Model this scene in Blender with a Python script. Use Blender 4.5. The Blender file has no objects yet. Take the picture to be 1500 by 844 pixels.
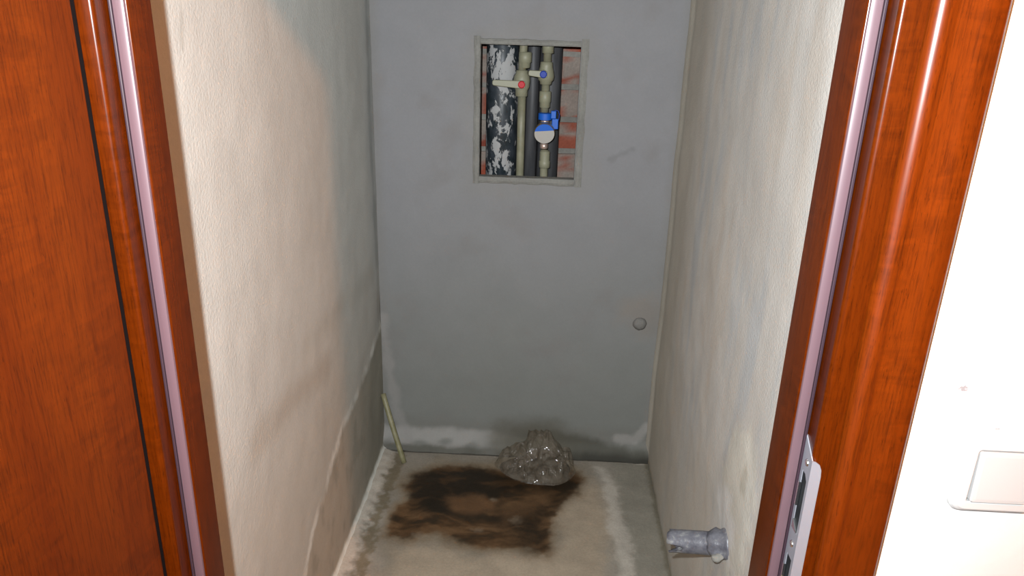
import bpy, bmesh, math, random
from mathutils import Vector, Matrix, noise

random.seed(7)
SC = bpy.context.scene
COL = SC.collection

# ------------------------------------------------------------------ camera
CAM_H = 1.5
FPX = 1100.0
def _basis():
    n = Vector((662 - 750, 3415 - 422, FPX)).normalized()
    y = Vector((808 - 750, 19 - 422, FPX)); y = (y - n * y.dot(n)).normalized()
    u = -n
    return y.cross(u), y, u
AX, AY, AZ = _basis()                    # world axes seen in lens axes (right, down, forward)
cam_d = bpy.data.cameras.new('camera')
cam = bpy.data.objects.new('camera', cam_d); COL.objects.link(cam)
cam_d.sensor_fit = 'HORIZONTAL'; cam_d.sensor_width = 36.0
cam_d.lens = 36.0 * FPX / 1500.0; cam_d.clip_start = 0.02
right = Vector((AX.x, AY.x, AZ.x)); down = Vector((AX.y, AY.y, AZ.y)); fwd = Vector((AX.z, AY.z, AZ.z))
M = Matrix((( right.x, -down.x, -fwd.x, 0), (right.y, -down.y, -fwd.y, 0), (right.z, -down.z, -fwd.z, CAM_H), (0, 0, 0, 1)))
cam.matrix_world = M
SC.camera = cam
def at(px, py, axis, val):
    """point of the place seen at a photo pixel on the plane axis=val"""
    v = Vector((px - 750, py - 422, FPX)); r = Vector((AX.dot(v), AY.dot(v), AZ.dot(v)))
    o = Vector((0, 0, CAM_H)); return o + r * ((val - o[axis]) / r[axis])

# ------------------------------------------------------------------ world, lights, exposure
w = bpy.data.worlds.new('world'); SC.world = w; w.use_nodes = True
bg = w.node_tree.nodes['Background']; bg.inputs[0].default_value = (1.0, 0.62, 0.36, 1); bg.inputs[1].default_value = 0.05
vs = SC.view_settings
vs.view_transform = 'Standard'; vs.look = 'None'; vs.exposure = 0.0; vs.gamma = 1.0; vs.use_curve_mapping = False

FLASH_W = 212.0
fl = bpy.data.lights.new('camera_flash', 'SPOT'); fl.energy = FLASH_W; fl.color = (0.93, 0.97, 1.0)
fl.spot_size = math.radians(110); fl.spot_blend = 0.8; fl.shadow_soft_size = 0.007
flo = bpy.data.objects.new('camera_flash', fl); COL.objects.link(flo)
flo.location = (-0.042, 0.0, CAM_H + 0.065)
flo.rotation_euler = (Vector((-0.02, 2.3, 0.82)) - flo.location).to_track_quat('-Z', 'Y').to_euler()
LAMP_P = (1.09, -0.53, 2.50)
LAMP_W = 140.0
lp = bpy.data.lights.new('hall_bulb_light', 'POINT'); lp.energy = LAMP_W; lp.color = (1.0, 0.36, 0.08); lp.shadow_soft_size = 0.04
lpo = bpy.data.objects.new('hall_bulb_light', lp); COL.objects.link(lpo); lpo.location = LAMP_P

# ------------------------------------------------------------------ numbers of the place
XL, XR, YB = -0.54, 0.412, 2.355         # closet walls
YF0, YF1 = 0.68, 0.735                   # partition wall with the door
CX, HO, ZT = -0.054, 0.318, 1.905        # door opening centre, half width, height
HC = 2.6

# ------------------------------------------------------------------ helpers
def link(name, bm, mat, parent=None, smooth=False, bevel=0, segs=2):
    me = bpy.data.meshes.new(name)
    bmesh.ops.recalc_face_normals(bm, faces=bm.faces[:]); bm.to_mesh(me); bm.free()
    if isinstance(mat, (list, tuple)):
        for m_ in mat: me.materials.append(m_)
    else: me.materials.append(mat)
    if smooth:
        for p in me.polygons: p.use_smooth = True
    o = bpy.data.objects.new(name, me); COL.objects.link(o)
    if parent: o.parent = parent
    if bevel:
        b = o.modifiers.new('bevel', 'BEVEL'); b.width = bevel; b.segments = segs; b.limit_method = 'ANGLE'; b.angle_limit = math.radians(40)
    return o
def tag(o, label=None, cat=None, group=None, kind=None):
    for k, v in (('label', label), ('category', cat), ('group', group), ('kind', kind)):
        if v: o[k] = v
    return o
def empty(name, loc=(0, 0, 0)):
    o = bpy.data.objects.new(name, None); COL.objects.link(o); o.location = loc; o.empty_display_size = .05; return o
def hang(o, parent):
    """parent keeping the place of world-built geometry"""
    o.parent = parent; o.matrix_parent_inverse = Matrix.Translation(parent.location).inverted(); return o
def box(bm, x0, x1, y0, y1, z0, z1):
    v = [bm.verts.new(p) for p in ((x0,y0,z0),(x1,y0,z0),(x1,y1,z0),(x0,y1,z0),(x0,y0,z1),(x1,y0,z1),(x1,y1,z1),(x0,y1,z1))]
    for f in ((0,3,2,1),(4,5,6,7),(0,1,5,4),(1,2,6,5),(2,3,7,6),(3,0,4,7)): bm.faces.new([v[i] for i in f])
    return v
def frame_of(d):
    d = d.normalized(); a = Vector((0,0,1)) if abs(d.z) < .9 else Vector((1,0,0))
    s = d.cross(a).normalized(); return s, d.cross(s).normalized()
def tube(bm, pts, rads, n=24, cap=True, wob=None):
    """lathe/tube through points with a radius at each"""
    pts = [Vector(p) for p in pts]; rings = []
    if not isinstance(rads, (list, tuple)): rads = [rads] * len(pts)
    s = t = None
    for i, p in enumerate(pts):
        a = pts[max(i-1,0)]; b = pts[min(i+1,len(pts)-1)]; d = (b - a)
        if d.length < 1e-7: d = pts[-1] - pts[0]
        d.normalize()
        if s is None: s, t = frame_of(d)
        else:
            s = (s - d * s.dot(d)).normalized(); t = d.cross(s).normalized()
        ring = []
        for k in range(n):
            an = 2*math.pi*k/n; r = rads[i] * (1 + (wob(i, an) if wob else 0))
            ring.append(bm.verts.new(p + s*math.cos(an)*r + t*math.sin(an)*r))
        rings.append(ring)
    for a, b in zip(rings, rings[1:]):
        for k in range(n): bm.faces.new((a[k], a[(k+1)%n], b[(k+1)%n], b[k]))
    if cap: bm.faces.new(rings[0][::-1]); bm.faces.new(rings[-1])
    return rings
def prism(bm, poly, f0, f1):
    """poly list; f0/f1 map (a,b) to a 3D point of the two end faces"""
    A = [bm.verts.new(f0(p)) for p in poly]; B = [bm.verts.new(f1(p)) for p in poly]; n = len(poly)
    for i in range(n): bm.faces.new((A[i], A[(i+1)%n], B[(i+1)%n], B[i]))
    bm.faces.new(A[::-1]); bm.faces.new(B)
def nz(x, y, z=0.0, s=1.0, seed=0.0): return noise.noise(Vector((x*s+seed, y*s+seed*1.7, z*s-seed)))
def fbm(x, y, z=0.0, s=1.0, seed=0.0, o=4):
    t = 0; a = 1; f = s; tot = 0
    for _ in range(o): t += a*nz(x, y, z, f, seed); tot += a; a *= .55; f *= 2.1
    return t/tot*1.6
def sst(a, b, x):
    if a == b: return float(x > a)
    t = max(0, min(1, (x-a)/(b-a))); return t*t*(3-2*t)
def mixc(a, b, t): return tuple(a[i]*(1-t)+b[i]*t for i in range(3))
def sdpoly(x, y, P):
    """signed distance to a polygon, negative inside"""
    d = 1e9; ins = False; n = len(P)
    for i in range(n):
        ax, ay = P[i]; bx, by = P[(i+1)%n]
        ex, ey = bx-ax, by-ay; wx, wy = x-ax, y-ay
        t = max(0, min(1, (wx*ex+wy*ey)/(ex*ex+ey*ey+1e-12)))
        d = min(d, (wx-ex*t)**2+(wy-ey*t)**2)
        if (ay > y) != (by > y) and x < (bx-ax)*(y-ay)/(by-ay)+ax: ins = not ins
    d = math.sqrt(d); return -d if ins else d
def sdline(x, y, P):
    d = 1e9
    for (ax, ay), (bx, by) in zip(P, P[1:]):
        ex, ey = bx-ax, by-ay; wx, wy = x-ax, y-ay
        t = max(0, min(1, (wx*ex+wy*ey)/(ex*ex+ey*ey+1e-12)))
        d = min(d, (wx-ex*t)**2+(wy-ey*t)**2)
    return math.sqrt(d)

# ------------------------------------------------------------------ materials
def mat(name, color=(.5,.5,.5), rough=.6, metal=0.0, spec=.5, **kw):
    m = bpy.data.materials.new(name); m.use_nodes = True
    b = m.node_tree.nodes['Principled BSDF']
    b.inputs['Base Color'].default_value = (*color, 1); b.inputs['Roughness'].default_value = rough
    b.inputs['Metallic'].default_value = metal; b.inputs['Specular IOR Level'].default_value = spec
    for k, v in kw.items(): b.inputs[k].default_value = v
    return m
class N:
    def __init__(s, m): s.m = m; s.t = m.node_tree; s.b = s.t.nodes['Principled BSDF']
    def n(s, typ, **kw):
        x = s.t.nodes.new(typ)
        for k, v in kw.items():
            if k.startswith('i_'):
                key = k[2:].replace('_', ' '); x.inputs[int(key) if key.isdigit() else key].default_value = v
            else: setattr(x, k, v)
        return x
    def l(s, a, b): s.t.links.new(a, b)
    def coords(s, scale=(1,1,1), loc=(0,0,0)):
        g = s.n('ShaderNodeNewGeometry'); mp = s.n('ShaderNodeMapping'); mp.inputs['Scale'].default_value = scale; mp.inputs['Location'].default_value = loc
        s.l(g.outputs['Position'], mp.inputs['Vector']); return mp.outputs[0]
    def noise(s, vec, scale, detail=4, rough=.55, dist=0):
        x = s.n('ShaderNodeTexNoise'); s.l(vec, x.inputs['Vector']); x.inputs['Scale'].default_value = scale
        x.inputs['Detail'].default_value = detail; x.inputs['Roughness'].default_value = rough; x.inputs['Distortion'].default_value = dist
        return x.outputs['Fac']
    def ramp(s, fac, stops, interp='LINEAR'):
        r = s.n('ShaderNodeValToRGB'); s.l(fac, r.inputs[0]); e = r.color_ramp.elements; r.color_ramp.interpolation = interp
        while len(e) < len(stops): e.new(.5)
        for k, (p, c) in enumerate(stops):
            e[k].position = p; e[k].color = (*c, 1) if isinstance(c, (list, tuple)) else (c, c, c, 1)
        return r.outputs[0]
    def mix(s, a, b, fac, mode='MIX'):
        x = s.n('ShaderNodeMix', data_type='RGBA', blend_type=mode)
        for sock, v in ((x.inputs[0], fac), (x.inputs[6], a), (x.inputs[7], b)):
            if isinstance(v, (int, float)): sock.default_value = v
            elif isinstance(v, tuple): sock.default_value = (*v, 1)
            else: s.l(v, sock)
        return x.outputs[2]
    def bump(s, h, strength=.3, dist=.002, prev=None):
        x = s.n('ShaderNodeBump'); x.inputs['Strength'].default_value = strength; x.inputs['Distance'].default_value = dist
        s.l(h, x.inputs['Height'])
        if prev: s.l(prev, x.inputs['Normal'])
        return x.outputs[0]

def plaster(name, attr=True, color=(.5,.48,.45), bump=.5, bscale=260, rough=.9, var=.12, stretch=(1,1,1), gloss_attr=False, macro=.3):
    m = mat(name, color, rough, spec=.25); k = N(m); v = k.coords(stretch)
    if attr:
        a = k.n('ShaderNodeAttribute', attribute_name='tone'); base = a.outputs['Color']
    else: base = color
    f1 = k.ramp(k.noise(v, 9, 6, .6), [(.3, 1-var), (.7, 1+var)]); c = k.mix(base, f1, 1.0, 'MULTIPLY')
    f2 = k.ramp(k.noise(v, 140, 3, .6), [(.3, 1-var*.6), (.7, 1+var*.6)]); c = k.mix(c, f2, 1.0, 'MULTIPLY')
    k.l(c, k.b.inputs['Base Color'])
    b1 = k.bump(k.noise(v, 22, 4, .6), macro, .004)
    b2 = k.bump(k.noise(v, bscale, 3, .65), bump, .0012, b1)
    k.l(b2, k.b.inputs['Normal'])
    if gloss_attr:
        a2 = k.n('ShaderNodeAttribute', attribute_name='wet')
        r = k.ramp(a2.outputs['Fac'], [(0, rough), (1, .28)]); k.l(r, k.b.inputs['Roughness'])
    return m
M_side = plaster('rough_plaster', bump=1.0, bscale=170, var=.045, macro=.07)
M_back = plaster('smooth_plaster', bump=.2, var=.035, macro=.1)
M_floor = plaster('cement_screed', bump=.5, bscale=320, var=.14, gloss_attr=True)
M_hall = plaster('white_hall_paint', attr=False, color=(.42,.415,.405), bump=.08, var=.012, rough=.6)
M_mortar = plaster('grey_mortar', attr=False, color=(.21,.20,.178), bump=.9, bscale=200, var=.2)
M_rim = plaster('hatch_rim_mortar', attr=False, color=(.195,.19,.172), bump=.7, bscale=200, var=.15)
M_brick = plaster('red_brick', attr=True, bump=.9, bscale=180, var=.2)
M_hfloor = plaster('hall_floor_tile', attr=False, color=(.42,.34,.26), bump=.05, var=.05, rough=.4)

k = N(M_hall); g_ = k.n('ShaderNodeNewGeometry'); acc = None
for (qx, qy, sx_, sz_) in ((1411, 569, .0075, .0055), (1461, 629, .0035, .0012)):
    q = at(qx, qy, 1, YF0); mp = k.n('ShaderNodeMapping', vector_type='POINT')
    mp.inputs['Location'].default_value = (-q.x/sx_, -q.y/.02, -q.z/sz_); mp.inputs['Scale'].default_value = (1/sx_, 1/.02, 1/sz_)
    k.l(g_.outputs['Position'], mp.inputs['Vector']); ln = k.n('ShaderNodeVectorMath', operation='LENGTH'); k.l(mp.outputs[0], ln.inputs[0])
    v_ = k.coords((1, 1, 1)); ad = k.n('ShaderNodeMath', operation='MULTIPLY_ADD'); k.l(k.noise(v_, 500, 3, .6), ad.inputs[0]); ad.inputs[1].default_value = 2.4; k.l(ln.outputs['Value'], ad.inputs[2])
    mk = k.ramp(ad.outputs[0], [(.0, 1), (.5, 1), (.999, 0)]) if False else ad.outputs[0]
    lt = k.n('ShaderNodeMapRange'); k.l(mk, lt.inputs[0]); lt.inputs[1].default_value = 1.55; lt.inputs[2].default_value = 2.1; lt.inputs[3].default_value = .8; lt.inputs[4].default_value = 0
    old = k.b.inputs['Base Color'].links[0].from_socket
    k.l(k.mix(old, (.10,.085,.09), lt.outputs[0]), k.b.inputs['Base Color'])      # small scuffs in the paint
def wood(name, dark=1.0, seed=0.0, rough=.28, coat=.12, spec=.28):
    dr, dg, db = dark, dark*.82, dark*.15
    m = mat(name, (.2,.05,.01), rough, spec=spec); k = N(m)
    v = k.coords((1, 1, .045), (seed, seed*.7, seed*1.3))
    g1 = k.noise(v, 15, 4, .55, .5)                                   # broad bands along the board
    c = k.ramp(g1, [(.25, (.205*dr, .034*dg, .0050*db)), (.50, (.255*dr, .046*dg, .0060*db)), (.75, (.305*dr, .060*dg, .009*db))])
    v2 = k.coords((1, 1, .05), (seed*2, 0, 1)); g2 = k.noise(v2, 520, 3, .7)
    c = k.mix(c, k.ramp(g2, [(.34, .60), (.50, 1.0), (.7, 1.16)]), .85, 'MULTIPLY')  # fine streaks
    v5 = k.coords((1, 1, .12), (seed*3, 2, 1)); g5 = k.noise(v5, 900, 2, .6)
    c = k.mix(c, k.ramp(g5, [(.30, .45), (.37, 1.0)]), .8, 'MULTIPLY')               # pores
    v3 = k.coords((.7, .7, 2.6), (seed, 3, seed)); g3 = k.noise(v3, 30, 3, .6, .7)
    v4 = k.coords((1, 1, .4), (seed, 1, 2*seed)); g4 = k.noise(v4, 14, 2, .5)
    c2 = k.mix(c, k.ramp(g3, [(.38, .80), (.62, 1.16)]), k.ramp(g4, [(.42, 0), (.60, .8)]), 'MULTIPLY')   # cross figure in patches
    k.l(c2, k.b.inputs['Base Color'])
    k.l(k.bump(g2, .10, .0004), k.b.inputs['Normal'])
    k.b.inputs['Roughness'].default_value = rough
    k.b.inputs['Coat Weight'].default_value = coat; k.b.inputs['Coat Roughness'].default_value = .20
    return m
M_wood = wood('mahogany_veneer', .17, 1.3, .26, .03, .16)
M_wood_arch = wood('mahogany_veneer_casing', .275, 5.1, .32, .2)
M_wood_leaf = wood('mahogany_veneer_leaf', .21, 9.7, .42, .03, .15)
M_gap = mat('gap_black', (.003,.002,.002), .9, spec=.05)
M_gasket = mat('mauve_rubber_seal', (.066,.038,.044), .42, spec=.4)
M_gasket_d = mat('seal_fin', (.022,.012,.017), .4)
M_steel = mat('satin_steel', (.25,.255,.285), .45, metal=.6)
M_zinc = mat('bright_zinc', (.72,.74,.74), .22, metal=1.0)
M_black = mat('hole_black', (.008,.009,.010), .7, spec=.1)
M_foam = plaster('yellow_foam', attr=False, color=(.62,.47,.18), bump=1, bscale=400, var=.3)
M_white = mat('white_switch_plastic', (.34,.34,.332), .35)
M_cream = mat('cream_pipe_plastic', (.31,.30,.20), .5)
k = N(M_cream); v = k.coords(); k.l(k.ramp(k.noise(v, 30, 4), [(.3, (.16,.155,.100)), (.7, (.235,.225,.155))]), k.b.inputs['Base Color'])
M_cream2 = mat('cream_fitting_plastic', (.225,.22,.150), .5)
M_green = mat('green_pipe_plastic', (.30,.29,.15), .5)
k = N(M_green); v = k.coords(); k.l(k.ramp(k.noise(v, 40, 4), [(.3, (.15,.14,.065)), (.7, (.24,.22,.13))]), k.b.inputs['Base Color'])
M_darkpipe = mat('dark_grey_pipe', (.055,.057,.062), .55)
k = N(M_darkpipe); v = k.coords((1,1,.12)); k.l(k.ramp(k.noise(v, 60, 4), [(.3, (.035,.036,.039)), (.8, (.085,.085,.088))]), k.b.inputs['Base Color'])
M_red = mat('red_cap', (.42,.004,.012), .6)
M_blue = mat('blue_cap', (.004,.03,.27), .6)
M_blue2 = mat('bright_blue_plastic', (.004,.095,.46), .55)
M_brass = mat('brass', (.55,.40,.22), .3, metal=.9)
M_pinkmetal = mat('copper_nut', (.62,.48,.42), .3, metal=.7)
M_dial = mat('meter_face', (.36,.34,.31), .5)
M_grimy = mat('grey_drain_plastic', (.17,.17,.185), .35)
k = N(M_grimy); v = k.coords(); k.l(k.ramp(k.noise(v, 45, 6, .65), [(.35, (.075,.075,.09)), (.55, (.125,.125,.14)), (.72, (.30,.295,.27))]), k.b.inputs['Base Color'])
k.l(k.bump(k.noise(v, 90, 5), .5, .003), k.b.inputs['Normal'])
# cast-iron soil pipe with splashes of plaster
M_soil = mat('painted_soil_pipe', (.03,.04,.05), .4); k = N(M_soil)
v = k.coords((1,1,.62), (.3,0,.4)); n1 = k.noise(v, 24, 6, .62, .5); n2 = k.noise(v, 70, 4, .6, .4)
mx = k.n('ShaderNodeMath', operation='MULTIPLY_ADD'); k.l(n2, mx.inputs[0]); mx.inputs[1].default_value = .35; k.l(n1, mx.inputs[2])
msk = k.ramp(mx.outputs[0], [(.685, 0), (.715, 1)])
base = k.ramp(k.noise(v, 40, 4), [(.4, (.014,.021,.025)), (.75, (.05,.058,.07))])
k.l(k.mix(base, (.33,.33,.325), msk), k.b.inputs['Base Color']); k.l(k.ramp(msk, [(0,.35),(1,.9)]), k.b.inputs['Roughness']); k.l(k.bump(msk, .6, .003), k.b.inputs['Normal'])

def grid_surface(name, nu, nv, fpos, ftone, m, hole=None, fwet=None, gain=(1, 1, 1)):
    """fine sheet: fpos(u,v)->point, ftone(u,v,p)->albedo, optional hole test per cell"""
    vs_, fs, tones, wets = [], [], [], []
    for j in range(nv+1):
        for i in range(nu+1):
            u, v = i/nu, j/nv; p = fpos(u, v); vs_.append(p); tones.append(tuple(a*b for a, b in zip(ftone(p), gain))); wets.append(fwet(p) if fwet else 0)
    for j in range(nv):
        for i in range(nu):
            if hole and hole(fpos((i+.5)/nu, (j+.5)/nv)): continue
            a = j*(nu+1)+i; fs.append((a, a+1, a+nu+2, a+nu+1))
    me = bpy.data.meshes.new(name); me.from_pydata([tuple(p) for p in vs_], [], fs); me.update()
    ca = me.color_attributes.new('tone', 'FLOAT_COLOR', 'POINT')
    buf = []
    for t in tones: buf += [t[0], t[1], t[2], 1]
    ca.data.foreach_set('color', buf)
    wa = me.attributes.new('wet', 'FLOAT', 'POINT'); wa.data.foreach_set('value', wets)
    for p in me.polygons: p.use_smooth = True
    me.materials.append(m)
    o = bpy.data.objects.new(name, me); COL.objects.link(o); o['kind'] = 'structure'; return o
def solid(name, boxes, m, kind='structure', parent=None, label=None):
    bm = bmesh.new()
    for b in boxes: box(bm, *b)
    o = link(name, bm, m)
    if parent: hang(o, parent)
    elif kind: o['kind'] = kind
    return o

# ================================================================== SETTING
# ---- left wall of the closet: plaster over a darker, damp lower band
L_EDGE = sorted((at(px_, py_, 0, XL).y, at(px_, py_, 0, XL).z) for px_, py_ in ((538,535),(520,583),(501,626),(488,672),(477,714),(457,783),(447,842)))
def left_edge(y):
    if y <= L_EDGE[0][0]: return L_EDGE[0][1]
    for (a, b), (c, d) in zip(L_EDGE, L_EDGE[1:]):
        if y <= c: return b + (d-b)*(y-a)/(c-a)
    return L_EDGE[-1][1] + (y-L_EDGE[-1][0])*.25
def pos_left(u, v):
    y = YF1 + (YB-YF1)*u; z = HC*(v**1.25)
    b = .006*sst(left_edge(y)+.012, left_edge(y)-.012, z)
    return Vector((XL + .004*fbm(y, z, 0, 2.2, 3) + b*.2 + .012*sst(.02, 0, z), y, z))
def tone_left(p):
    y, z = p.y, p.z
    c = (.50,.485,.45)
    c = mixc(c, (.40,.40,.385), sst(YB-.16, YB-.02, y + .03*fbm(y, z, 0, 5, 1)))        # greyer towards the corner
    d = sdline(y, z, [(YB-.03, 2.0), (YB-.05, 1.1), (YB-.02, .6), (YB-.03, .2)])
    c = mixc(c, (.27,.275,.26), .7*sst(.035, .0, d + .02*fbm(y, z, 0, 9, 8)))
    c = mixc(c, (.44,.385,.32), .45*sst(.9, .35, z + .12*fbm(y, z, 0, 4, 5)))            # brownish towards the floor
    q0, q1 = at(478, 536, 0, XL), at(375, 645, 0, XL)
    d = sdline(y, z, [(q0.y, q0.z), (q1.y, q1.z)]); c = mixc(c, (.36,.30,.24), .45*sst(.06, 0, d+.025*fbm(y, z, 0, 8, 3)))
    q0, q1 = at(545, 400, 0, XL), at(455, 500, 0, XL)
    d = sdline(y, z, [(q0.y, q0.z), (q1.y, q1.z)]); c = mixc(c, (.37,.34,.29), .35*sst(.06, 0, d+.03*fbm(y, z, 0, 8, 6)))
    e = left_edge(y); n = .012*fbm(y, z, 0, 16, 6)
    low = mixc((.40,.345,.28), (.27,.25,.20), sst(1.85, 2.2, y + .08*fbm(y, z, 0, 7, 16)))
    low = mixc(low, (.23,.21,.165), .5*sst(.0, .5, fbm(y*1.5, z, 0, 9, 12)))
    c = mixc(c, low, .9*sst(e+.025, e-.03, z+n))
    c = mixc(c, (.66,.64,.59), .75*sst(.026, .003, abs(z-e+n)+.012*nz(y, z, 0, 60, 9)) * sst(-.35, .45, fbm(y, z, 0, 12, 2)+.15))
    c = mixc(c, (.66,.64,.58), .9*sst(.034, .010, z+.012*fbm(y, z, 0, 20, 9)))
    d = sdline(y, z, [(1.145, 1.49), (1.135, 1.44)]); c = mixc(c, (.35,.33,.29), .6*sst(.008, 0, d))
    return c
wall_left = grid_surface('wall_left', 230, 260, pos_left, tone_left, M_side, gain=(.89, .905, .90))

# ---- right wall
def pos_right(u, v):
    y = YF1 + (YB-YF1)*u; z = HC*(v**1.25)
    x = XR + .005*fbm(y, z, 0, 2.0, 13)  - .010*sst(YB-.04, YB, y)**2
    d = math.hypot((y-1.285)/.11, (z-.60)/.16); x -= .003*sst(1.2, .5, d+.25*fbm(y, z, 0, 14, 2))
    return Vector((x, y, z))
def tone_right(p):
    y, z = p.y, p.z
    c = (.45,.435,.40)
    s = fbm(y*3, z*.5, 0, 4, 21); c = mixc(c, (.385,.40,.40), .8*sst(.05, .5, s)); c = mixc(c, (.44,.40,.345), .6*sst(.05, .5, -s))
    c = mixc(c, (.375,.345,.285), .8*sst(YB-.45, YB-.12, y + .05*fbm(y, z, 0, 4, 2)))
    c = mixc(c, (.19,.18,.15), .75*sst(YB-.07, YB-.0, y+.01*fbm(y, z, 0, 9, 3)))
    c = mixc(c, (.38,.355,.30), .6*sst(.7, .2, z+.1*fbm(y, z, 0, 5, 7)))
    d = math.hypot((y-1.285)/.11, (z-.60)/.16) + .35*fbm(y, z, 0, 16, 5)
    c = mixc(c, (.50,.485,.42), .75*sst(1.15, .95, d)); c = mixc(c, (.36,.34,.28), .7*sst(.35, .15, math.hypot((y-1.25)/.1, (z-.66)/.1)+.3*fbm(y, z, 0, 30, 5)))
    c = mixc(c, (.52,.52,.50), .8*sst(.10, .05, math.hypot(y-1.33, z-.50)+.06*fbm(y, z, 0, 18, 6)))
    c = mixc(c, (.30,.30,.30), .5*sst(.06, .02, math.hypot(y-1.36, z-.38)+.06*fbm(y, z, 0, 22, 9)))
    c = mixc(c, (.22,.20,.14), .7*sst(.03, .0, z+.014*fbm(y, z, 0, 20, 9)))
    return c
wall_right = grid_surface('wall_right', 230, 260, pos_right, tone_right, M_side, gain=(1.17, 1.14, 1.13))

# ---- back wall with the service opening
HX0, HX1, HZ0, HZ1 = -.208, .093, 1.008, 1.408
def warp(t, knots):
    for (a, b), (c, d) in zip(knots, knots[1:]):
        if t <= c: return b + (d-b)*(t-a)/(c-a)
    return knots[-1][1]
KX = [(0, XL), (.35, HX0), (.65, HX1), (1, XR)]
KZ = [(0, 0), (.5, HZ0), (.7, HZ1), (1, HC)]
def base_line(x): return .060 + .012*fbm(x, 0, 0, 6, 5) - .035*sst(-.2, 0, x) + .02*sst(.33, .41, x)
def pos_back(u, v):
    x, z = warp(u, KX), warp(v, KZ)
    y = YB + .003*fbm(x, z, 0, 2.4, 31)
    y -= (.030+.012*fbm(x, 0, 0, 7, 44)) * sst(base_line(x)+.03, base_line(x)-.03, z)     # mortar fillet along the floor
    rx = max(HX0-x, x-HX1, 0); rz = max(HZ0-z, z-HZ1, 0)
    return Vector((x, y, z))
def tone_back(p):
    x, z = p.x, p.z
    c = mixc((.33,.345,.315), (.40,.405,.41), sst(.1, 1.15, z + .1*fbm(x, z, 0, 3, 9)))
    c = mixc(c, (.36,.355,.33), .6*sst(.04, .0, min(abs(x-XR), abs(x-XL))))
    c = mixc(c, (.33,.31,.29), .30*sst(.15, .6, fbm(x, z, 0, 5, 15)))
    rx = max(HX0-x, x-HX1); rz = max(HZ0-z, z-HZ1); d = math.hypot(max(rx, 0), max(rz, 0)) if (rx > 0 or rz > 0) else 0
    c = mixc(c, (.40,.395,.37), .5*sst(.09, .03, d + .04*fbm(x, z, 0, 10, 4)))
    d = math.hypot(x-.335, z-.555); c = mixc(c, (.40,.35,.29), .5*sst(.10, .03, d+.05*fbm(x, z, 0, 12, 3)))
    d = sdline(x, z, [(.20, 1.075), (.27, 1.11)]); c = mixc(c, (.28,.28,.28), .5*sst(.014, 0, d+.01*fbm(x, z, 0, 40, 3)))
    # base of the wall: pale lime crust on the left, wet with painted gap shade on the right
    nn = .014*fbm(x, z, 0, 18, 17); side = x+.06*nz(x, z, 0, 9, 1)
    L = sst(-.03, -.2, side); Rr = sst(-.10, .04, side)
    c = mixc(c, (.30,.30,.265), .6*sst(.15, .09, z+nn))
    c = mixc(c, (.56,.55,.51), .7*L*sst(.095, .07, z+nn)*sst(-.5, .3, nz(x, z*2, 0, 16, 77)+sst(.04, .08, z)))
    c = mixc(c, (.20,.20,.165), .85*L*sst(.035, .018, z+nn*.8))
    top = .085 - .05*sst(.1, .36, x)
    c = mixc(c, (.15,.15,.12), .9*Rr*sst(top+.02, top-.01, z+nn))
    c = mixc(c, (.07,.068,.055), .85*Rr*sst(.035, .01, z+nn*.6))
    d = math.hypot((x-.0)/.17, (z-.05)/.105)+.25*fbm(x, z, 0, 12, 41); c = mixc(c, (.19,.175,.13), .75*sst(1.25, .5, d))
    d = sdline(x, z, [(.30, .075), (.36, .075), (.40, .13)]); c = mixc(c, (.55,.54,.50), .75*sst(.026, .006, d+.012*fbm(x, z, 0, 20, 4)))
    d = sdline(x, z, [(-.535, .50), (-.515, .30), (-.49, .12), (-.45, .05)]); c = mixc(c, (.47,.46,.43), .7*sst(.028, .004, d+.015*fbm(x, z, 0, 20, 14)))
    return c
def hole(p): return HX0 < p.x < HX1 and HZ0 < p.z < HZ1
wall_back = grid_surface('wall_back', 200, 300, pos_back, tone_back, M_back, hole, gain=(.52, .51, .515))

# ---- screed floor with the mud stain
def F2(*pp): return [tuple(at(x, y, 2, 0)[:2]) for x, y in pp]
P_stain = F2((606,696),(640,684),(700,684),(745,692),(800,700),(838,686),(852,700),(846,722),(820,742),(806,758),(812,796),(800,812),(745,802),(705,806),(672,798),(640,782),(596,792),(572,786),(566,772),(580,745),(606,728),(598,712))
P_black = F2((600,694),(650,684),(712,688),(760,700),(815,706),(846,694),(850,706),(838,722),(812,742),(800,732),(780,716),(740,722),(735,742),(700,752),(665,740),(650,752),(622,748),(604,728))
P_black2 = F2((728,742),(790,728),(806,745),(790,765),(805,800),(770,806),(748,775),(725,760))
P_orange = F2((655,728),(700,723),(732,732),(722,744),(690,752),(664,744))
P_orange2 = F2((735,742),(790,716),(812,720),(790,742),(760,758),(738,770))
P_halo = F2((560,690),(640,665),(720,672),(860,675),(880,715),(850,760),(850,820),(810,850),(600,860),(550,850),(555,780),(575,720))
P_beige = F2((800,745),(870,705),(890,740),(890,800),(870,880),(560,880),(575,800),(660,802),(720,812),(805,815),(820,790))
L_white = F2((880,690),(893,712),(898,740),(903,765),(912,800),(920,850))
L_lwhite = F2((572,668),(563,690),(556,712))
L_rim = F2((566,655),(640,659),(725,666))
L_rim2 = F2((850,672),(948,680))
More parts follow.
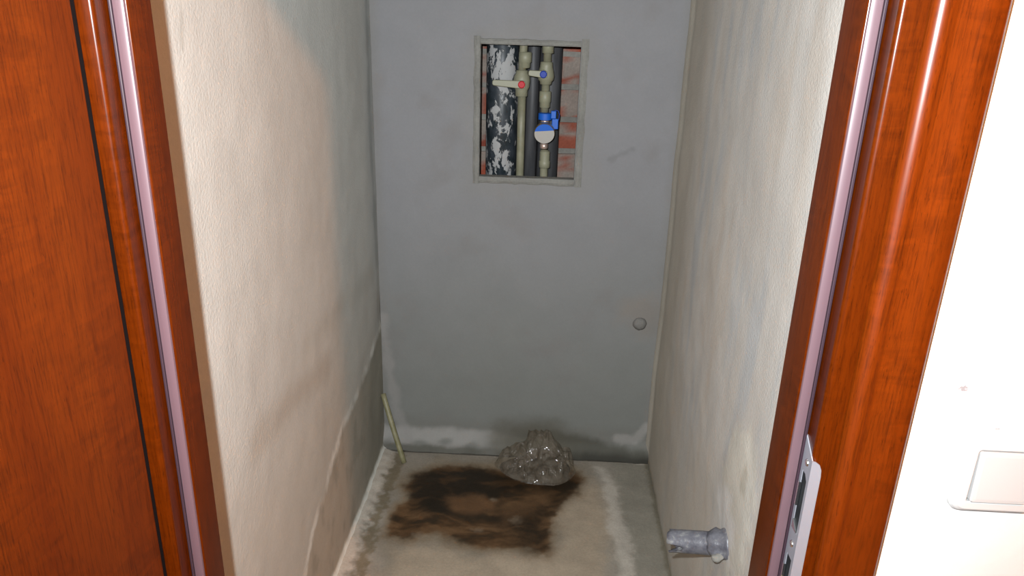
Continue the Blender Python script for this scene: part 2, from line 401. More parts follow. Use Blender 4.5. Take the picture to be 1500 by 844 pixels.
def tone_floor(p):
    x, y = p.x, p.y
    n1 = .05*fbm(x, y, 0, 9, 51); n2 = .016*fbm(x, y, 0, 38, 52)
    c = (.37,.36,.32)
    c = mixc(c, (.43,.41,.36), .5*sst(0, .4, fbm(x, y, 0, 8, 53)))
    c = mixc(c, (.50,.435,.335), .8*sst(.05, -.04, sdpoly(x, y, P_beige)+n1*.8+n2))
    c = mixc(c, (.30,.265,.20), .75*sst(.04, -.06, sdpoly(x, y, P_halo)+n1*1.2)*sst(-.05, .05, sdpoly(x, y, P_beige)+n1))
    c = mixc(c, (.31,.315,.275), .8*sst(.25, .30, x+n1*.4-.02*(y-2)))
    c = mixc(c, (.60,.595,.55), .85*sst(.040, .004, sdline(x, y, L_white)+n1*.5+n2))
    c = mixc(c, (.56,.53,.46), .7*sst(.03, .004, sdline(x, y, L_lwhite)+n1*.5+n2))
    ds = sdpoly(x, y, P_stain)+n1*.55+n2*.6
    sw_ = fbm(x*.8+.05*fbm(x, y, 0, 6, 91), y*2.1+.10*fbm(x, y, 0, 5, 90), 0, 10, 57)       # streaky mud
    mud = mixc((.105,.060,.028), (.19,.115,.058), sst(-.15, .45, sw_)); mud = mixc(mud, (.05,.034,.019), sst(.05, -.45, sw_))
    edge = sst(.045, -.035, ds)
    c = mixc(c, mixc((.27,.205,.13), mud, sst(.3, .95, edge)), min(1, edge*1.35))
    k1 = sst(.035, -.030, sdpoly(x, y, P_black)+n1*.35+n2*.5); k2 = sst(.04, -.03, sdpoly(x, y, P_black2)+n1*.5+n2*.5)
    bl = mixc((.024,.018,.011), (.075,.043,.020), .8*sst(.0, .5, sw_))
    c = mixc(c, bl, .93*max(k1, .75*k2))
    c = mixc(c, (.22,.125,.062), .7*sst(.022, -.022, sdpoly(x, y, P_orange)+n1*.25+n2*.6))
    c = mixc(c, (.16,.095,.048), .6*sst(.025, -.020, sdpoly(x, y, P_orange2)+n1*.3+n2*.6))
    for (qx, qy, rx_, ry_, a) in ((700,774,.030,.018,.35), (612,783,.030,.020,.5), (722,730,.022,.012,.4), (755,760,.03,.03,.3)):
        q = at(qx, qy, 2, 0); c = mixc(c, (.34,.30,.235), a*sst(1, .2, math.hypot((x-q.x)/rx_, (y-q.y)/ry_)+n2*40))
    c = mixc(c, (.66,.63,.56), .9*sst(.018, .004, sdline(x, y, L_rim)+n2*.8)); c = mixc(c, (.58,.57,.52), .8*sst(.013, .003, sdline(x, y, L_rim2)+n2*.5))
    e = x-XL+n2*1.6; c = mixc(c, (.66,.65,.60), .9*sst(.046, .022, e)*(.75+.25*nz(x, y, 0, 30, 4))); c = mixc(c, (.22,.19,.125), .8*sst(.024, .004, abs(e-.066+n1*.2)))
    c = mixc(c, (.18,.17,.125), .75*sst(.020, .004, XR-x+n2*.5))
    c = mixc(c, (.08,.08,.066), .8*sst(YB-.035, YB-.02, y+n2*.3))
    return c
def wet_floor(p):
    return .8*sst(.02, -.03, sdpoly(p.x, p.y, P_stain)+.03*fbm(p.x, p.y, 0, 9, 51))
def pos_floor(u, v):
    x = XL + (XR-XL)*u; y = .60 + (YB-.60)*(1-(1-v)**1.6)
    z = .003*fbm(x, y, 0, 5, 61) + .010*sst(.05, .0, x-XL+.01*nz(x, y, 0, 30, 1)) - .012*sst(YB-.035, YB-.02, y)
    z -= .004*sst(.03, -.05, sdpoly(x, y, P_stain)) if y > 1.6 else 0
    return Vector((x, y, z))
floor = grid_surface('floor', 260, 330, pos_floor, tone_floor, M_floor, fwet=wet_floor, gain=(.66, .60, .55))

solid('ceiling', [(XL-.05, XR+.05, YF1, YB+.4, HC, HC+.08)], M_hall)
# partition wall that carries the door (with its opening) and the hall beyond it
OW = HO + .034
solid('wall_front', [(-1.6, CX-OW, YF0, YF1, 0, HC), (CX+OW, 1.9, YF0, YF1, 0, HC), (CX-OW, CX+OW, YF0, YF1, ZT+.034, HC)], M_hall)
# masonry that backs the two plastered closet walls so no light leaks past them
solid('trim_1', [(XL-.10, XL-.012, YF1+.001, YB+.45, 0, HC)], M_mortar)
solid('trim_2', [(XR+.012, XR+.11, YF1+.001, YB+.45, 0, HC)], M_mortar)
hf = solid('floor.001', [(-1.6, 1.9, -2.2, .60, -.05, 0.0)], M_hfloor)
hc = solid('ceiling.001', [(-1.6, 1.9, -2.2, YF0, HC, HC+.08)], M_hall)
# threshold strip of screed is the floor sheet itself; slab under it
solid('trim_3', [(XL-.1, XR+.1, .60, YB+.45, -.08, -.025)], M_mortar)

# ---- shaft behind the opening
SY = 2.62                                 # brick face at the back of the shaft
shaft = empty('wall_shaft', (0, SY, 1.2)); shaft['kind'] = 'structure'
SX0, SX1 = -.235, .155
bm = bmesh.new(); box(bm, SX0-.25, SX1+.25, SY+.012, SY+.09, .6, 1.9); hang(link('mortar_bed', bm, M_mortar), shaft)
bm = bmesh.new(); box(bm, SX1+.012, SX1+.10, YB+.02, SY+.012, .6, 1.9); box(bm, SX0-.10, SX0-.012, YB+.02, SY+.012, .6, 1.9); hang(link('mortar_side', bm, M_mortar), shaft)
brick_cols = [(.26,.050,.025), (.29,.065,.034), (.21,.036,.018), (.27,.075,.045), (.24,.07,.045)]
def brick(cx, cy, cz, sx, sy, sz, smear=0.0):
    bm = bmesh.new(); 
    for v in box(bm, -sx/2, sx/2, -sy/2, sy/2, -sz/2, sz/2): v.co += Vector((random.uniform(-.002,.002), random.uniform(-.001,.001), random.uniform(-.003,.003)))
    bmesh.ops.subdivide_edges(bm, edges=bm.edges[:], cuts=6, use_grid_fill=True)
    c0 = random.choice(brick_cols); sd = random.uniform(0, 50)
    o = link('brick', bm, M_brick, bevel=0)
    me = o.data; ca = me.color_attributes.new('tone', 'FLOAT_COLOR', 'POINT')
    for i, v in enumerate(me.vertices):
        t = sst(.35-smear, .55-smear, .5+.7*fbm(v.co.x+cx, v.co.y+cy, v.co.z+cz, 14, sd))
        c = mixc(c0, (.24,.225,.195), t*.85); ca.data[i].color = (*c, 1)
    o.location = (cx, cy, cz); hang(o, shaft); return o
# back face courses
pitch = .108
for r in range(7):
    z = .78 + pitch*r
    off = 0 if r % 2 else -.12
    for q in range(4):
        x0 = -.48 + off + .25*q
        a, b = max(x0, SX0-.2), min(x0+.24, SX1+.2)
        if b-a > .03: brick((a+b)/2, SY+.028, z, b-a, .05, .088, .02)
# right reveal of the shaft: courses of the side wall
for r in range(8):
    z = .80 + .098*r + random.uniform(-.006,.006)
    for (ya, yb) in ((YB+.025, YB+.135), (YB+.145, SY)):
        brick(SX1+.022, (ya+yb)/2, z, .05, yb-ya, .084+random.uniform(-.008,.006), .02 if ya < YB+.1 else .30)
        brick(SX0-.022, (ya+yb)/2, z, .05, yb-ya, .080, .0)
# head and sill of the wall thickness round the opening
T = .030
opening = empty('trim_4', (-.06, YB, 1.2)); opening['kind'] = 'structure'
bm = bmesh.new()
for b in ((HX0-.4, HX0, YB+.004, YB+T, .6, 1.9), (HX1, HX1+.35, YB+.004, YB+T, .6, 1.9), (HX0, HX1, YB+.004, YB+T, .6, HZ0), (HX0, HX1, YB+.004, YB+T, HZ1, 1.9)): box(bm, *b)
hang(link('wall_core', bm, M_mortar), opening)
# raised mortar rim: four trowelled strips, slightly uneven
def rim(x0, z0, x1, z1, w0, name='rim'):
    bm = bmesh.new(); n = 26; rows = []
    d = Vector((x1-x0, 0, z1-z0)); L = d.length; d.normalize(); s = Vector((-d.z, 0, d.x))
    prof = [(0, .004), (0.02, -.004), (.2, -.006), (.5, -.0055), (.8, -.002), (1, .004)]
    for i in range(n+1):
        t = i/n; c = Vector((x0, YB, z0)) + d*L*t; ww = w0*(1+.16*fbm(c.x, c.z, 0, 22, 3)); row = []
        for a, h in prof:
            q = c + s*(a*ww + .0012*fbm(c.x, c.z, a, 60, 5)); q.y = YB + h + .0018*fbm(c.x, c.z, a*.1, 40, 8); row.append(bm.verts.new(q))
        rows.append(row)
    for a, b in zip(rows, rows[1:]):
        for k_ in range(len(prof)-1): bm.faces.new((a[k_], a[k_+1], b[k_+1], b[k_]))
    bm.faces.new(rows[0]); bm.faces.new(rows[-1][::-1])
    o = link(name, bm, M_rim, smooth=False); hang(o, opening); return o
W = .023
rim(HX0, HZ0-W, HX0, HZ1+W, W); rim(HX1+.001, HZ1+W, HX1+.001, HZ0-W, W+.004); rim(HX0, HZ1, HX1, HZ1, W-.004); rim(HX1, HZ0, HX0, HZ0, W+.003)

# ---- door casing (sweep with mitred corners)
door = empty('door_1', (CX, YF0, 0)); door['kind'] = 'structure'; door['label'] = 'mahogany veneered door frame with moulded casing and mauve rubber seal'
def arc(cu, cy, r, a0, a1, n=5): return [(cu + r*math.cos(math.radians(a0+(a1-a0)*i/n)), cy + r*math.sin(math.radians(a0+(a1-a0)*i/n))) for i in range(n+1)]
fr_prof = [(0, .740)] + arc(.0022, .6882, .0022, 180, 270, 3) + [(.016, .686)] + [(.016, .666)] + arc(.0205, .6635, .0048, 180, 270, 5) + [(.0385, .6587), (.0385, .676), (.033, .6795), (.033, .740)]
ar_prof = [(.0388, .6795), (.0388, .6605)] + [(.0398, .6560), (.0412, .6535), (.0436, .6512), (.0470, .6497), (.0505, .6494), (.0540, .6505), (.0572, .6525), (.061, .6537)] + [(.080, .6545), (.0985, .6552), (.1015, .6575), (.1025, .6605), (.1025, .6795)]
gk_prof = [(.0015, .6858), (.0020, .6838), (.0040, .6826), (.0085, .6822), (.0112, .6826), (.0122, .6838), (.0122, .6858)]
gf_prof = [(.0124, .6858), (.0124, .6822), (.0132, .6815), (.0140, .6828), (.0146, .6818), (.0154, .6826), (.0158, .6858)]
def sweep(prof, mt, name, smooth=True):
    objs = []
    L0 = lambda p: (CX-HO-p[0], min(p[1], .728), .0); L1 = lambda p: (CX-HO-p[0], min(p[1], .728), ZT+p[0])
    R0 = lambda p: (CX+HO+p[0], p[1], .0); R1 = lambda p: (CX+HO+p[0], p[1], ZT+p[0])
    for f0, f1 in ((L0, L1), (R0, R1), (L1, R1)):
        bm = bmesh.new(); prism(bm, prof, f0, f1)
        o = link(name, bm, mt)
        for p in o.data.polygons: p.use_smooth = len(p.vertices) == 4
        o.data.set_sharp_from_angle(angle=math.radians(38))
        hang(o, door); objs.append(o)
    return objs
sweep(fr_prof, M_wood, 'jamb'); sweep(ar_prof, M_wood_arch, 'architrave'); sweep(gk_prof, M_gasket, 'rubber_seal'); sweep(gf_prof, M_gasket_d, 'seal_fin')

# strike plate on the right jamb
PX = CX+HO+.016                            # rebate side face
def zs(px, py): return at(px, py, 0, PX).z
sp = bmesh.new()
zt0, zt1 = 1.104, 1.088                    # slanted top: deep edge / front edge
def sidepoly(bm, pts, x0, x1): prism(bm, pts, lambda p: (x0, p[0], p[1]), lambda p: (x1, p[0], p[1]))
yb_, yf_ = .6840, .6585
ZB = .80
holes = [(1.066, .996), (.962, .892)]
hy0, hy1 = .6625, .6765
cur = [(yb_, zt0), (yf_, zt1)]
sidepoly(sp, [(yb_, zt0), (yf_, zt1), (yf_, holes[0][0]+.004), (hy0, holes[0][0]-.006), (hy0+.006, holes[0][0]), (hy1, holes[0][0]), (yb_, holes[0][0])], PX-.0014, PX-.0001)
sidepoly(sp, [(yb_, holes[0][0]), (hy1, holes[0][0]), (hy1, holes[0][1]), (yb_, holes[0][1])], PX-.0014, PX-.0001)
sidepoly(sp, [(yf_, holes[0][0]+.004), (yf_, holes[0][1]), (hy0, holes[0][1]), (hy0, holes[0][0]-.006)], PX-.0014, PX-.0001)
sidepoly(sp, [(yf_, holes[0][1]), (yf_, holes[1][0]), (yb_, holes[1][0]), (yb_, holes[0][1])], PX-.0014, PX-.0001)
sidepoly(sp, [(yb_, holes[1][0]), (hy1, holes[1][0]), (hy1, holes[1][1]), (yb_, holes[1][1])], PX-.0014, PX-.0001)
sidepoly(sp, [(yf_, holes[1][0]), (yf_, holes[1][1]), (hy0, holes[1][1]), (hy0, holes[1][0])], PX-.0014, PX-.0001)
sidepoly(sp, [(yf_, holes[1][1]), (yf_, ZB), (yb_, ZB), (yb_, holes[1][1])], PX-.0014, PX-.0001)
strike = hang(link('strike_plate', sp, M_steel), door); strike['label'] = 'satin steel strike plate'
bm = bmesh.new()                          # front lip folded over the casing
lip = [(0, zt1), (.004, zt1-.001), (.008, zt1-.004), (.0105, zt1-.010), (.0112, zt1-.018), (.0112, ZB), (0, ZB)]
prism(bm, lip, lambda p: (PX-.0014+p[0], .6572, p[1]), lambda p: (PX-.0014+p[0], .6586, p[1]))
def child(name, bm, mt, par, **kw):
    o = link(name, bm, mt, **kw); o.parent = par; o.matrix_parent_inverse = par.matrix_parent_inverse.copy() if False else Matrix.Identity(4)
    return o
def sub(name, bm, mt, par, **kw):
    """sub-part whose parent sits at the world origin (meshes hung on a thing keep world geometry)"""
    o = link(name, bm, mt, **kw); o.parent = par; return o
sub('folded_lip', bm, M_steel, strike)
for z in (1.079, .979):
    bm = bmesh.new(); tube(bm, [(PX-.0012, .669, z), (PX-.0024, .669, z), (PX-.0030, .669, z)], [.0042, .0036, .0018], 16); sub('screw', bm, M_zinc, strike)
for i, (a, b) in enumerate(holes):
    bm = bmesh.new(); box(bm, PX-.0006, PX-.00005, hy0, hy1, b, a); sub('dark_hole_sheet', bm, M_black, strike)  # flat black sheet painting the dark depth of a hole not cut out
    bm = bmesh.new(); box(bm, PX-.0042, PX-.0014, hy1-.0035, hy1-.0005, (a+b)/2-.006, (a+b)/2+.022); sub('tongue', bm, M_zinc, strike)
    bm = bmesh.new(); prism(bm, [(hy0, b), (hy1, b), (hy1, b+.010)], lambda p: (PX-.0022, p[0], p[1]), lambda p: (PX-.0008, p[0], p[1])); sub('recess_ramp', bm, M_zinc if i == 0 else M_foam, strike)
for (a, b) in ((.915, .925), (.898, .906)):
    bm = bmesh.new(); box(bm, PX-.0012, PX-.0006, hy0+.001, hy1-.003, a, b)
    bmesh.ops.subdivide_edges(bm, edges=bm.edges[:], cuts=3, use_grid_fill=True)
    for v in bm.verts: v.co.z += .003*nz(v.co.y, v.co.z, 0, 300, 3)
    sub('foam_blob', bm, M_foam, strike)

# ---- the open door leaf on the left
leaf = empty('door_leaf', (CX-HO-.0275, .6535, 0)); leaf.rotation_euler.z = math.radians(-6.0)
tag(leaf, 'open mahogany veneered door leaf at the far left edge, swung towards the viewer', 'door')
bm = bmesh.new(); box(bm, -.040, 0, -.64, -.0045, .012, ZT+.004); link('leaf_panel', bm, M_wood_leaf, leaf, bevel=.0008)
bm = bmesh.new(); box(bm, -.0395, -.0012, -.0045, .0016, .013, ZT+.003); link('gap_dark_strip', bm, M_gap, leaf)  # black strip added to paint the shaded gap between leaf and frame
bm = bmesh.new(); tube(bm, [(.0, -.56, 1.03), (.045, -.56, 1.03)], .009, 16); tube(bm, [(.045, -.565, 1.03), (.045, -.45, 1.03)], .009, 16); link('handle', bm, M_steel, leaf, smooth=True)

# ================================================================== THINGS
# ---- light switch
sx0, sz0, S = .4315, 1.0285, .088
sw = empty('light_switch', (sx0+S/2, YF0, sz0)); tag(sw, 'white square light switch on the white wall right of the door casing', 'switch')
def rrect(cx, cz, hw, hh, r, n=6):
    P = []
    for (qx, qz, a0) in ((cx+hw-r, cz+hh-r, 0), (cx-hw+r, cz+hh-r, 90), (cx-hw+r, cz-hh+r, 180), (cx+hw-r, cz-hh+r, 270)):
        P += [(qx+r*math.cos(math.radians(a0+90*i/n)), qz+r*math.sin(math.radians(a0+90*i/n))) for i in range(n+1)]
    return P
def loft(bm, rings, capend=True):
    R_ = [[bm.verts.new(p) for p in r] for r in rings]; n = len(R_[0])
    for a, b in zip(R_, R_[1:]):
        for i in range(n): bm.faces.new((a[i], a[(i+1)%n], b[(i+1)%n], b[i]))
    if capend: bm.faces.new(R_[-1])
cx, cz = sx0+S/2, sz0+S/2
bm = bmesh.new()
loft(bm, [[(x, y, z) for x, z in rrect(cx, cz, h, h, r)] for h, r, y in ((S/2, .011, YF0), (S/2, .011, YF0-.005), (S/2-.002, .011, YF0-.0085), (S/2-.005, .010, YF0-.0105), (.0315, .004, YF0-.0110), (.0300, .003, YF0-.0100), (.0300, .003, YF0-.004))])
hang(link('switch_frame', bm, M_white, smooth=False), sw)
bm = bmesh.new()
loft(bm, [[(x, y + .0016*(z-cz)/.03, z) for x, z in rrect(cx, cz, h, h, r)] for h, r, y in ((.0288, .0028, YF0-.003), (.0288, .0028, YF0-.0118), (.0278, .0028, YF0-.0130), (.024, .002, YF0-.0134))])
M_rocker = mat('greyish_rocker_plastic', (.29,.29,.285), .35)
hang(link('rocker', bm, M_rocker), sw)

# ---- soil pipe
def P(px, py, y): return at(px, py, 1, y)
y0 = YB+.115
r = .051; c0 = P(735, 160, y0).x
bm = bmesh.new(); tube(bm, [(c0+.004, y0, .62), (c0, y0, 1.2), (c0-.002, y0, 1.88)], r, 40)
tag(link('soil_pipe', bm, M_soil, smooth=True), 'wide black waste pipe splashed with white plaster inside the wall opening', 'pipe')
# ---- dark pipes behind
for (px_, yy, rr, lab) in ((778, YB+.150, .020, 'thin dark grey pipe behind the pipe with the red valve'), (803, YB+.185, .036, 'thicker dark grey pipe behind the water meter')):
    q = P(px_, 190, yy); bm = bmesh.new(); tube(bm, [(q.x, yy, .62), (q.x, yy, 1.88)], rr, 32)
    tag(link('dark_pipe', bm, M_darkpipe, smooth=True), lab, 'pipe')

# ---- hot water riser with the red valve
def riser(name, lab, segs, mt, yy):
    t = empty(name, (segs[0][0], yy, segs[0][1])); tag(t, lab, 'pipe'); return t
yr = YB+.060
def X(px, py=160, yy=None): return P(px, py, yy if yy else yr).x
def Z(py, px=780, yy=None): return P(px, py, yy if yy else yr).z
hot = empty('water_riser', (X(762.5), yr, .62)); tag(hot, 'cream plastic water pipe with the red capped lever valve', 'pipe')
xh = X(763.5, 180); xt = X(765, 100)
bm = bmesh.new(); tube(bm, [(X(762,260)-.0, yr, .62), (xh, yr, Z(200)), (X(764.5,140), yr, Z(136))], .0125, 28); hang(link('pipe', bm, M_cream, smooth=True), hot)
bm = bmesh.new(); tube(bm, [(xt, yr, Z(106)), (X(767,80), yr, Z(60)), (X(768,60), yr, 1.88)], .0125, 28); hang(link('pipe', bm, M_cream, smooth=True), hot)
bm = bmesh.new(); zt_ = Z(140); 
tube(bm, [(xt, yr, z) for z in (Z(142), Z(141), Z(133), Z(131), Z(128), Z(118), Z(112), Z(108), Z(104), Z(103))], [.014,.019,.019,.021,.024,.026,.024,.019,.018,.014], 28)
vb = hang(link('valve_body', bm, M_cream2, smooth=True), hot)
bm = bmesh.new(); tube(bm, [(X(767), yr, z) for z in (Z(100), Z(99), Z(92), Z(91), Z(77), Z(76))], [.013,.016,.017,.020,.020,.013], 28); hang(link('coupling', bm, M_cream2, smooth=True), hot)
bm = bmesh.new(); yh = yr-.040
hx, hz = X(764, 124, yh), Z(124, 764, yh)
hl = X(721, 121, yh); hzl = Z(121, 721, yh)
poly = [(hx+.012, hz+.009), (hx-.010, hz+.011), (hl+.004, hzl+.0085), (hl, hzl+.004), (hl, hzl-.005), (hl+.004, hzl-.0085), (hx-.010, hz-.012), (hx+.012, hz-.010)]
prism(bm, poly, lambda p: (p[0], yh, p[1]), lambda p: (p[0], yh+.010, p[1])); tube(bm, [(hx, yh+.008, hz), (hx, yr-.01, hz)], .012, 20)
sub('lever', bm, M_cream2, vb, bevel=.002)
bm = bmesh.new(); tube(bm, [(hx, yh+.002, hz), (hx, yh-.004, hz), (hx, yh-.006, hz)], [.011,.011,.0085], 24); c_ = sub('cap', bm, M_red, vb); c_['label'] = 'red cap'

# ---- cold water riser with blue valve
yc = YB+.065
cold = empty('water_riser', (X(797, 160, yc), yc, .62)); tag(cold, 'cream plastic water pipe with the blue capped lever valve above the meter', 'pipe')
x1 = X(799.5, 120, yc)
Zc = lambda py: P(798, py, yc).z
bm = bmesh.new(); tube(bm, [(x1+.002, yc, Zc(100)), (x1+.004, yc, 1.88)], .0125, 28); hang(link('pipe', bm, M_cream, smooth=True), cold)
bm = bmesh.new(); tube(bm, [(x1, yc, Zc(164.5)), (x1, yc, Zc(124))], .0125, 28); hang(link('pipe', bm, M_cream, smooth=True), cold)
bm = bmesh.new(); tube(bm, [(X(797.5, 250, yc), yc, .62), (X(797.5, 225, yc), yc, Zc(219.5))], .0125, 28); hang(link('pipe', bm, M_cream, smooth=True), cold)
bm = bmesh.new(); tube(bm, [(x1, yc, Zc(z)) for z in (124, 123, 119, 117, 111, 103, 98, 97, 91, 90)], [.013,.018,.019,.024,.026,.023,.020,.020,.019,.013], 28); vb2 = hang(link('valve_body', bm, M_cream2, smooth=True), cold)
bm = bmesh.new(); tube(bm, [(x1+.003, yc, Zc(z)) for z in (78, 77.5, 66, 50)], [.013,.018,.018,.018], 28); hang(link('coupling', bm, M_cream2, smooth=True), cold)
bm = bmesh.new(); tube(bm, [(x1, yc, Zc(z)) for z in (158, 157, 150, 149, 134, 133)], [.013,.0165,.0165,.0185,.0185,.013], 28); hang(link('coupling', bm, M_cream2, smooth=True), cold)
bm = bmesh.new(); tube(bm, [(X(797.5, 240, yc), yc, Zc(z)) for z in (246, 245, 236, 235, 222, 221)], [.013,.018,.018,.016,.016,.013], 28); hang(link('coupling', bm, M_cream2, smooth=True), cold)
yh = yc-.042
hx, hz = X(796, 109, yh), Z(109, 796, yh); hl = X(774, 107, yh); hzl = Z(107, 774, yh)
bm = bmesh.new(); poly = [(hx+.012, hz+.009), (hx-.010, hz+.010), (hl+.004, hzl+.0085), (hl, hzl+.004), (hl, hzl-.005), (hl+.004, hzl-.0085), (hx-.010, hz-.010), (hx+.012, hz-.010)]
prism(bm, poly, lambda p: (p[0], yh, p[1]), lambda p: (p[0], yh+.010, p[1])); tube(bm, [(hx, yh+.008, hz), (hx, yc-.01, hz)], .012, 20)
sub('lever', bm, M_cream2, vb2, bevel=.002)
bm = bmesh.new(); tube(bm, [(hx, yh+.002, hz), (hx, yh-.004, hz), (hx, yh-.006, hz)], [.011,.011,.0085], 24); c_ = sub('cap', bm, M_blue, vb2); c_['label'] = 'blue cap'

# ---- water meter
xm = X(797.5, 196, yc); ymf = yc-.045
meter = empty('water_meter', (xm, yc, Zc(217))); tag(meter, 'round water meter with pale face and raised blue rim on the right hand pipe', 'meter')
bm = bmesh.new(); tube(bm, [(xm, yc, Zc(z)) for z in (218, 217, 211, 210, 206, 187, 183, 182, 176, 175)], [.010,.013,.013,.010,.012,.012,.010,.013,.013,.010], 20); hang(link('brass_body', bm, M_pinkmetal, smooth=True), meter)
mc = Vector((xm, ymf, P(798, 195, ymf).z)); ax = Vector((0, -.86, -.14)).normalized()
bm = bmesh.new(); tube(bm, [mc - ax*.045, mc - ax*.012, mc - ax*.010, mc + ax*.004, mc+ax*.006], [.024, .026, .0325, .0325, .031], 36); hang(link('register_cup', bm, M_brass, smooth=False), meter)
s_, t_ = frame_of(ax)
def disc(name, mt, ylo, yhi, lift, rad=.031):
    bm = bmesh.new(); pts = []
    for i in range(49):
        an = 2*math.pi*i/48; p = (math.cos(an)*rad, math.sin(an)*rad)
        pts.append((p[0], max(ylo, min(yhi, p[1]))))
    pts = [p for i, p in enumerate(pts[:-1]) if i == 0 or (abs(p[0]-pts[i-1][0])+abs(p[1]-pts[i-1][1])) > 1e-6]
    sx = Vector((1, 0, 0)); sx = (sx - ax*sx.dot(ax)).normalized(); sz = sx.cross(ax).normalized()
    if sz.z < 0: sz = -sz
    tilt = math.radians(5); 
    def m(p, h): 
        a = p[0]*math.cos(tilt)-p[1]*math.sin(tilt); b = p[0]*math.sin(tilt)+p[1]*math.cos(tilt)
        return mc + sx*a + sz*b + ax*h
    prism(bm, pts, lambda p: m(p, .0062), lambda p: m(p, lift)); o = link(name, bm, mt); hang(o, meter); return o
disc('dial_face', M_dial, -.04, .0095, .0085); disc('blue_lid', M_blue2, .0095, .04, .0095)
bm = bmesh.new(); a = P(790, 170.5, yc-.012); b = P(807, 170.5, yc-.012); h = .0115
tube(bm, [(xm, yc, Zc(176)), (xm, yc, Zc(175)), (xm, yc, Zc(166)), (xm, yc, Zc(165))], [.014,.0215,.0215,.014], 28); hang(link('blue_collar', bm, M_blue2, smooth=False), meter)
for (x_, z_, w_, h_) in ((811, 168, .008, .012), (813, 181.5, .010, .016)):
    q = P(x_, z_, yc-.02); bm = bmesh.new(); box(bm, q.x-w_, q.x+w_, q.y-.008, q.y+.008, q.z-h_, q.z+h_); hang(link('seal_tag', bm, M_blue2, bevel=.002), meter)
bm = bmesh.new(); tube(bm, [P(x_, z_, yc-.02) for x_, z_ in ((810,164),(814,161.5),(818,163),(819.5,168),(818.5,175),(816,180))], .0012, 8); hang(link('seal_wire', bm, M_blue, smooth=True), meter)

# ---- plugged outlet on the back wall
q = P(937, 475, YB-.002)
bm = bmesh.new(); tube(bm, [(q.x, YB+.004, q.z), (q.x, YB-.004, q.z), (q.x, YB-.009, q.z), (q.x, YB-.012, q.z), (q.x, YB-.013, q.z)], [.026, .020, .016, .010, .003], 22, wob=lambda i, a: .12*nz(math.cos(a), math.sin(a), i, 2, 4))
M_plug = plaster('plug_plaster', attr=False, color=(.165,.158,.145), bump=.6, var=.25)
plug = link('pipe_outlet', bm, M_plug, smooth=True); tag(plug, 'small plastered over pipe outlet on the lower right of the back wall', 'pipe outlet')

# ---- thin greenish pipe leaning in the left corner
top = P(561, 577, YB-.030); bot = at(592, 678, 2, .004)
d = bot-top
bm = bmesh.new(); n_ = 10; rr = .0092
rings = tube(bm, [top + d*(i/n_) + Vector((0, -.004*math.sin(math.pi*i/n_), 0)) for i in range(n_+1)], rr, 20, cap=False)
inner = tube(bm, [top + d*.0, top + d*.12], rr*.7, 20, cap=False); 
for k_ in range(20): bm.faces.new((rings[0][k_], inner[0][k_], inner[0][(k_+1)%20], rings[0][(k_+1)%20]))
bm.faces.new(inner[1]); bm.faces.new(rings[-1])
tag(link('conduit_pipe', bm, M_green, smooth=True), 'thin olive green plastic pipe standing in the back left corner', 'pipe')

# ---- grey drain stub from the right wall
ps = at(1058, 797, 1, 1.315); pe = at(981, 792, 1, 1.36)
ps.x = XR+.01; ax_ = (pe-ps)
drain = empty('drain_stub', tuple(ps)); tag(drain, 'short grey drain pipe with a broken end sticking out of the right wall', 'pipe')
bm = bmesh.new(); N_ = 36; segs = 14; R0 = .0245
s_, t_ = frame_of(ax_.normalized()); outer = []; inn = []
for i in range(segs+1):
    ro, ri = [], []
    for k_ in range(N_):
        an = 2*math.pi*k_/N_; lim = 1.0 - .10*max(0, nz(math.cos(an), math.sin(an), 0, 2.2, 5))*2 - (.22 if 2 < ((k_+N_-13) % N_) < 7 else 0)
        p = ps + ax_*(i/segs*lim); off = s_*math.cos(an) + t_*math.sin(an); sc_ = 1+.03*nz(off.x, off.z, i*.3, 2, 3)
        ro.append(bm.verts.new(p+off*R0*sc_)); ri.append(bm.verts.new(p+off*(R0-.003)*sc_))
    outer.append(ro); inn.append(ri)
for i in range(segs):
    for k_ in range(N_):
        j = (k_+1) % N_
        bm.faces.new((outer[i][k_], outer[i][j], outer[i+1][j], outer[i+1][k_])); bm.faces.new((inn[i][k_], inn[i+1][k_], inn[i+1][j], inn[i][j]))
for k_ in range(N_):
    j = (k_+1) % N_; bm.faces.new((outer[-1][k_], outer[-1][j], inn[-1][j], inn[-1][k_]))
hang(link('pipe', bm, M_grimy, smooth=True), drain)
bm = bmesh.new(); u = ax_.normalized()
tube(bm, [ps + u*t for t in (-.004, .002, .012, .020, .028, .036, .044)], [.037,.034,.0315,.0295,.0320,.0300,.0252], 40, wob=lambda i, a: .16*nz(math.cos(a)*1.2, math.sin(a)*1.2, i*.35, 1.8, 14))
hang(link('mortar_collar', bm, M_grimy, smooth=True), drain)['label'] = 'rough collar caked with mortar'
bm = bmesh.new(); q = at(1052, 817, 1, 1.29); bmesh.ops.create_icosphere(bm, subdivisions=3, radius=.010)
for v in bm.verts: v.co = Vector((v.co.x*1.3, v.co.y, v.co.z*.8))*(1+.35*nz(v.co.x, v.co.y, v.co.z, 90, 2)) + Vector((min(q.x, XR-.02), q.y, q.z))
hang(link('mortar_lump', bm, M_mortar, smooth=True), drain)

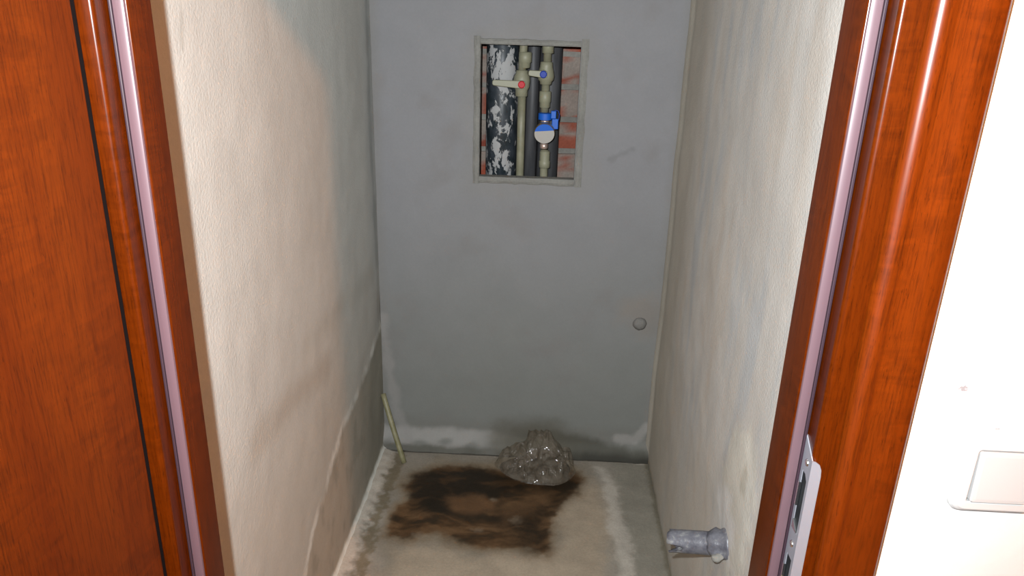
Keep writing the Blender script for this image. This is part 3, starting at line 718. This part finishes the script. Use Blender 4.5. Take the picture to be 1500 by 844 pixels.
# ---- crumpled clear plastic over the corner drain
m = bpy.data.materials.new('dirty_clear_plastic'); m.use_nodes = True; M_bag = m
k = N(m); k.b.inputs['Base Color'].default_value = (.22,.19,.15,1); k.b.inputs['Roughness'].default_value = .07; k.b.inputs['Specular IOR Level'].default_value = 1.0
tr = k.n('ShaderNodeBsdfTransparent'); tr.inputs[0].default_value = (.86,.83,.77,1); ms = k.n('ShaderNodeMixShader')
v = k.coords(); k.l(k.ramp(k.noise(v, 34, 5, .65), [(.35, .16), (.65, .46)]), ms.inputs[0])
k.l(tr.outputs[0], ms.inputs[1]); k.l(k.b.outputs[0], ms.inputs[2]); k.l(ms.outputs[0], k.t.nodes['Material Output'].inputs['Surface'])
k.l(k.bump(k.noise(v, 60, 2, .5, 1.0), .5, .006), k.b.inputs['Normal'])
k.b.inputs['Coat Weight'].default_value = 1.0; k.b.inputs['Coat Roughness'].default_value = .05; k.b.inputs['Coat IOR'].default_value = 1.7
k.l(k.bump(k.noise(v, 150, 3, .6, 1.4), 1.0, .007), k.b.inputs['Coat Normal'])
lobes = [(.032, 2.286, .078, .042, .142), (.055, 2.215, .085, .060, .078), (-.045, 2.255, .085, .055, .062), (.02, 2.235, .13, .080, .040), (-.005, 2.268, .085, .048, .098), (.075, 2.262, .07, .050, .085)]
NU, NV = 150, 100; X0_, X1_, Y0_, Y1_ = -.17, .19, 2.125, 2.318
def heap_h(x, y, grow=1.0):
    h = 0
    for cx_, cy_, ax_1, ay_1, hh_ in lobes:
        q = 1 - ((x-cx_)/(ax_1*grow))**2 - ((y-cy_)/(ay_1*grow))**2
        if q > 0: h = max(h, hh_*q**.55)
    return h
bm = bmesh.new(); G = []
for j in range(NV+1):
    row = []
    for i in range(NU+1):
        x = X0_+(X1_-X0_)*i/NU; y = Y0_+(Y1_-Y0_)*j/NV
        h = heap_h(x, y)
        rg = 1-abs(nz(x+.2*y, y*.6, 0, 17, 3))*3; rg2 = 1-abs(nz(x-.5*y, y+.4*x, 0, 42, 8))*3
        wgt = sst(0, .03, h)
        hh = h + wgt*(.026*(rg-.6) + .010*(rg2-.5))
        row.append((bm.verts.new((x + wgt*.008*nz(x,y,0,50,6), y + wgt*.008*nz(x,y,0,50,7), .012+max(h*.75, hh))), h))
    G.append(row)
for j in range(NV):
    for i in range(NU):
        q = (G[j][i], G[j][i+1], G[j+1][i+1], G[j+1][i])
        if max(a[1] for a in q) > .001: bm.faces.new([a[0] for a in q])
for v in [v for v in bm.verts if not v.link_faces]: bm.verts.remove(v)
bag = link('plastic_sheet', bm, M_bag, smooth=True); tag(bag, 'crumpled dirty clear plastic sheet heaped on the floor against the back wall', 'plastic sheet')
# wet mud heaped under it
M_mud = plaster('mud', attr=False, color=(.060,.046,.032), bump=1, bscale=120, var=.3, rough=.4)
bm = bmesh.new(); G = []
for j in range(41):
    row = []
    for i in range(61):
        x = X0_+(X1_-X0_)*i/60; y = Y0_+(Y1_-Y0_)*j/40; h = heap_h(x, y, .84)*.50
        row.append(bm.verts.new((x, y, -.006 + h*(1+.25*nz(x, y, 0, 40, 4)) + (.0 if h <= 0 else .002))))
    G.append(row)
for j in range(40):
    for i in range(60):
        q = (G[j][i], G[j][i+1], G[j+1][i+1], G[j+1][i])
        if max(a.co.z for a in q) > -.004: bm.faces.new(q)
for v in [v for v in bm.verts if not v.link_faces]: bm.verts.remove(v)
tag(link('mud_heap', bm, M_mud, smooth=True), 'dark wet lump of mud and rubble under the clear plastic sheet', 'mud')

# ---- hall ceiling lamp (above and behind the viewer)
lamp = empty('ceiling_lamp', (LAMP_P[0], LAMP_P[1], HC)); tag(lamp, 'bare warm bulb on a white ceiling rose in the hall', 'lamp')
bm = bmesh.new(); tube(bm, [(LAMP_P[0], LAMP_P[1], z) for z in (HC, HC-.015, HC-.02, HC-.045)], [.05, .048, .02, .018], 24); hang(link('ceiling_rose', bm, M_white), lamp)
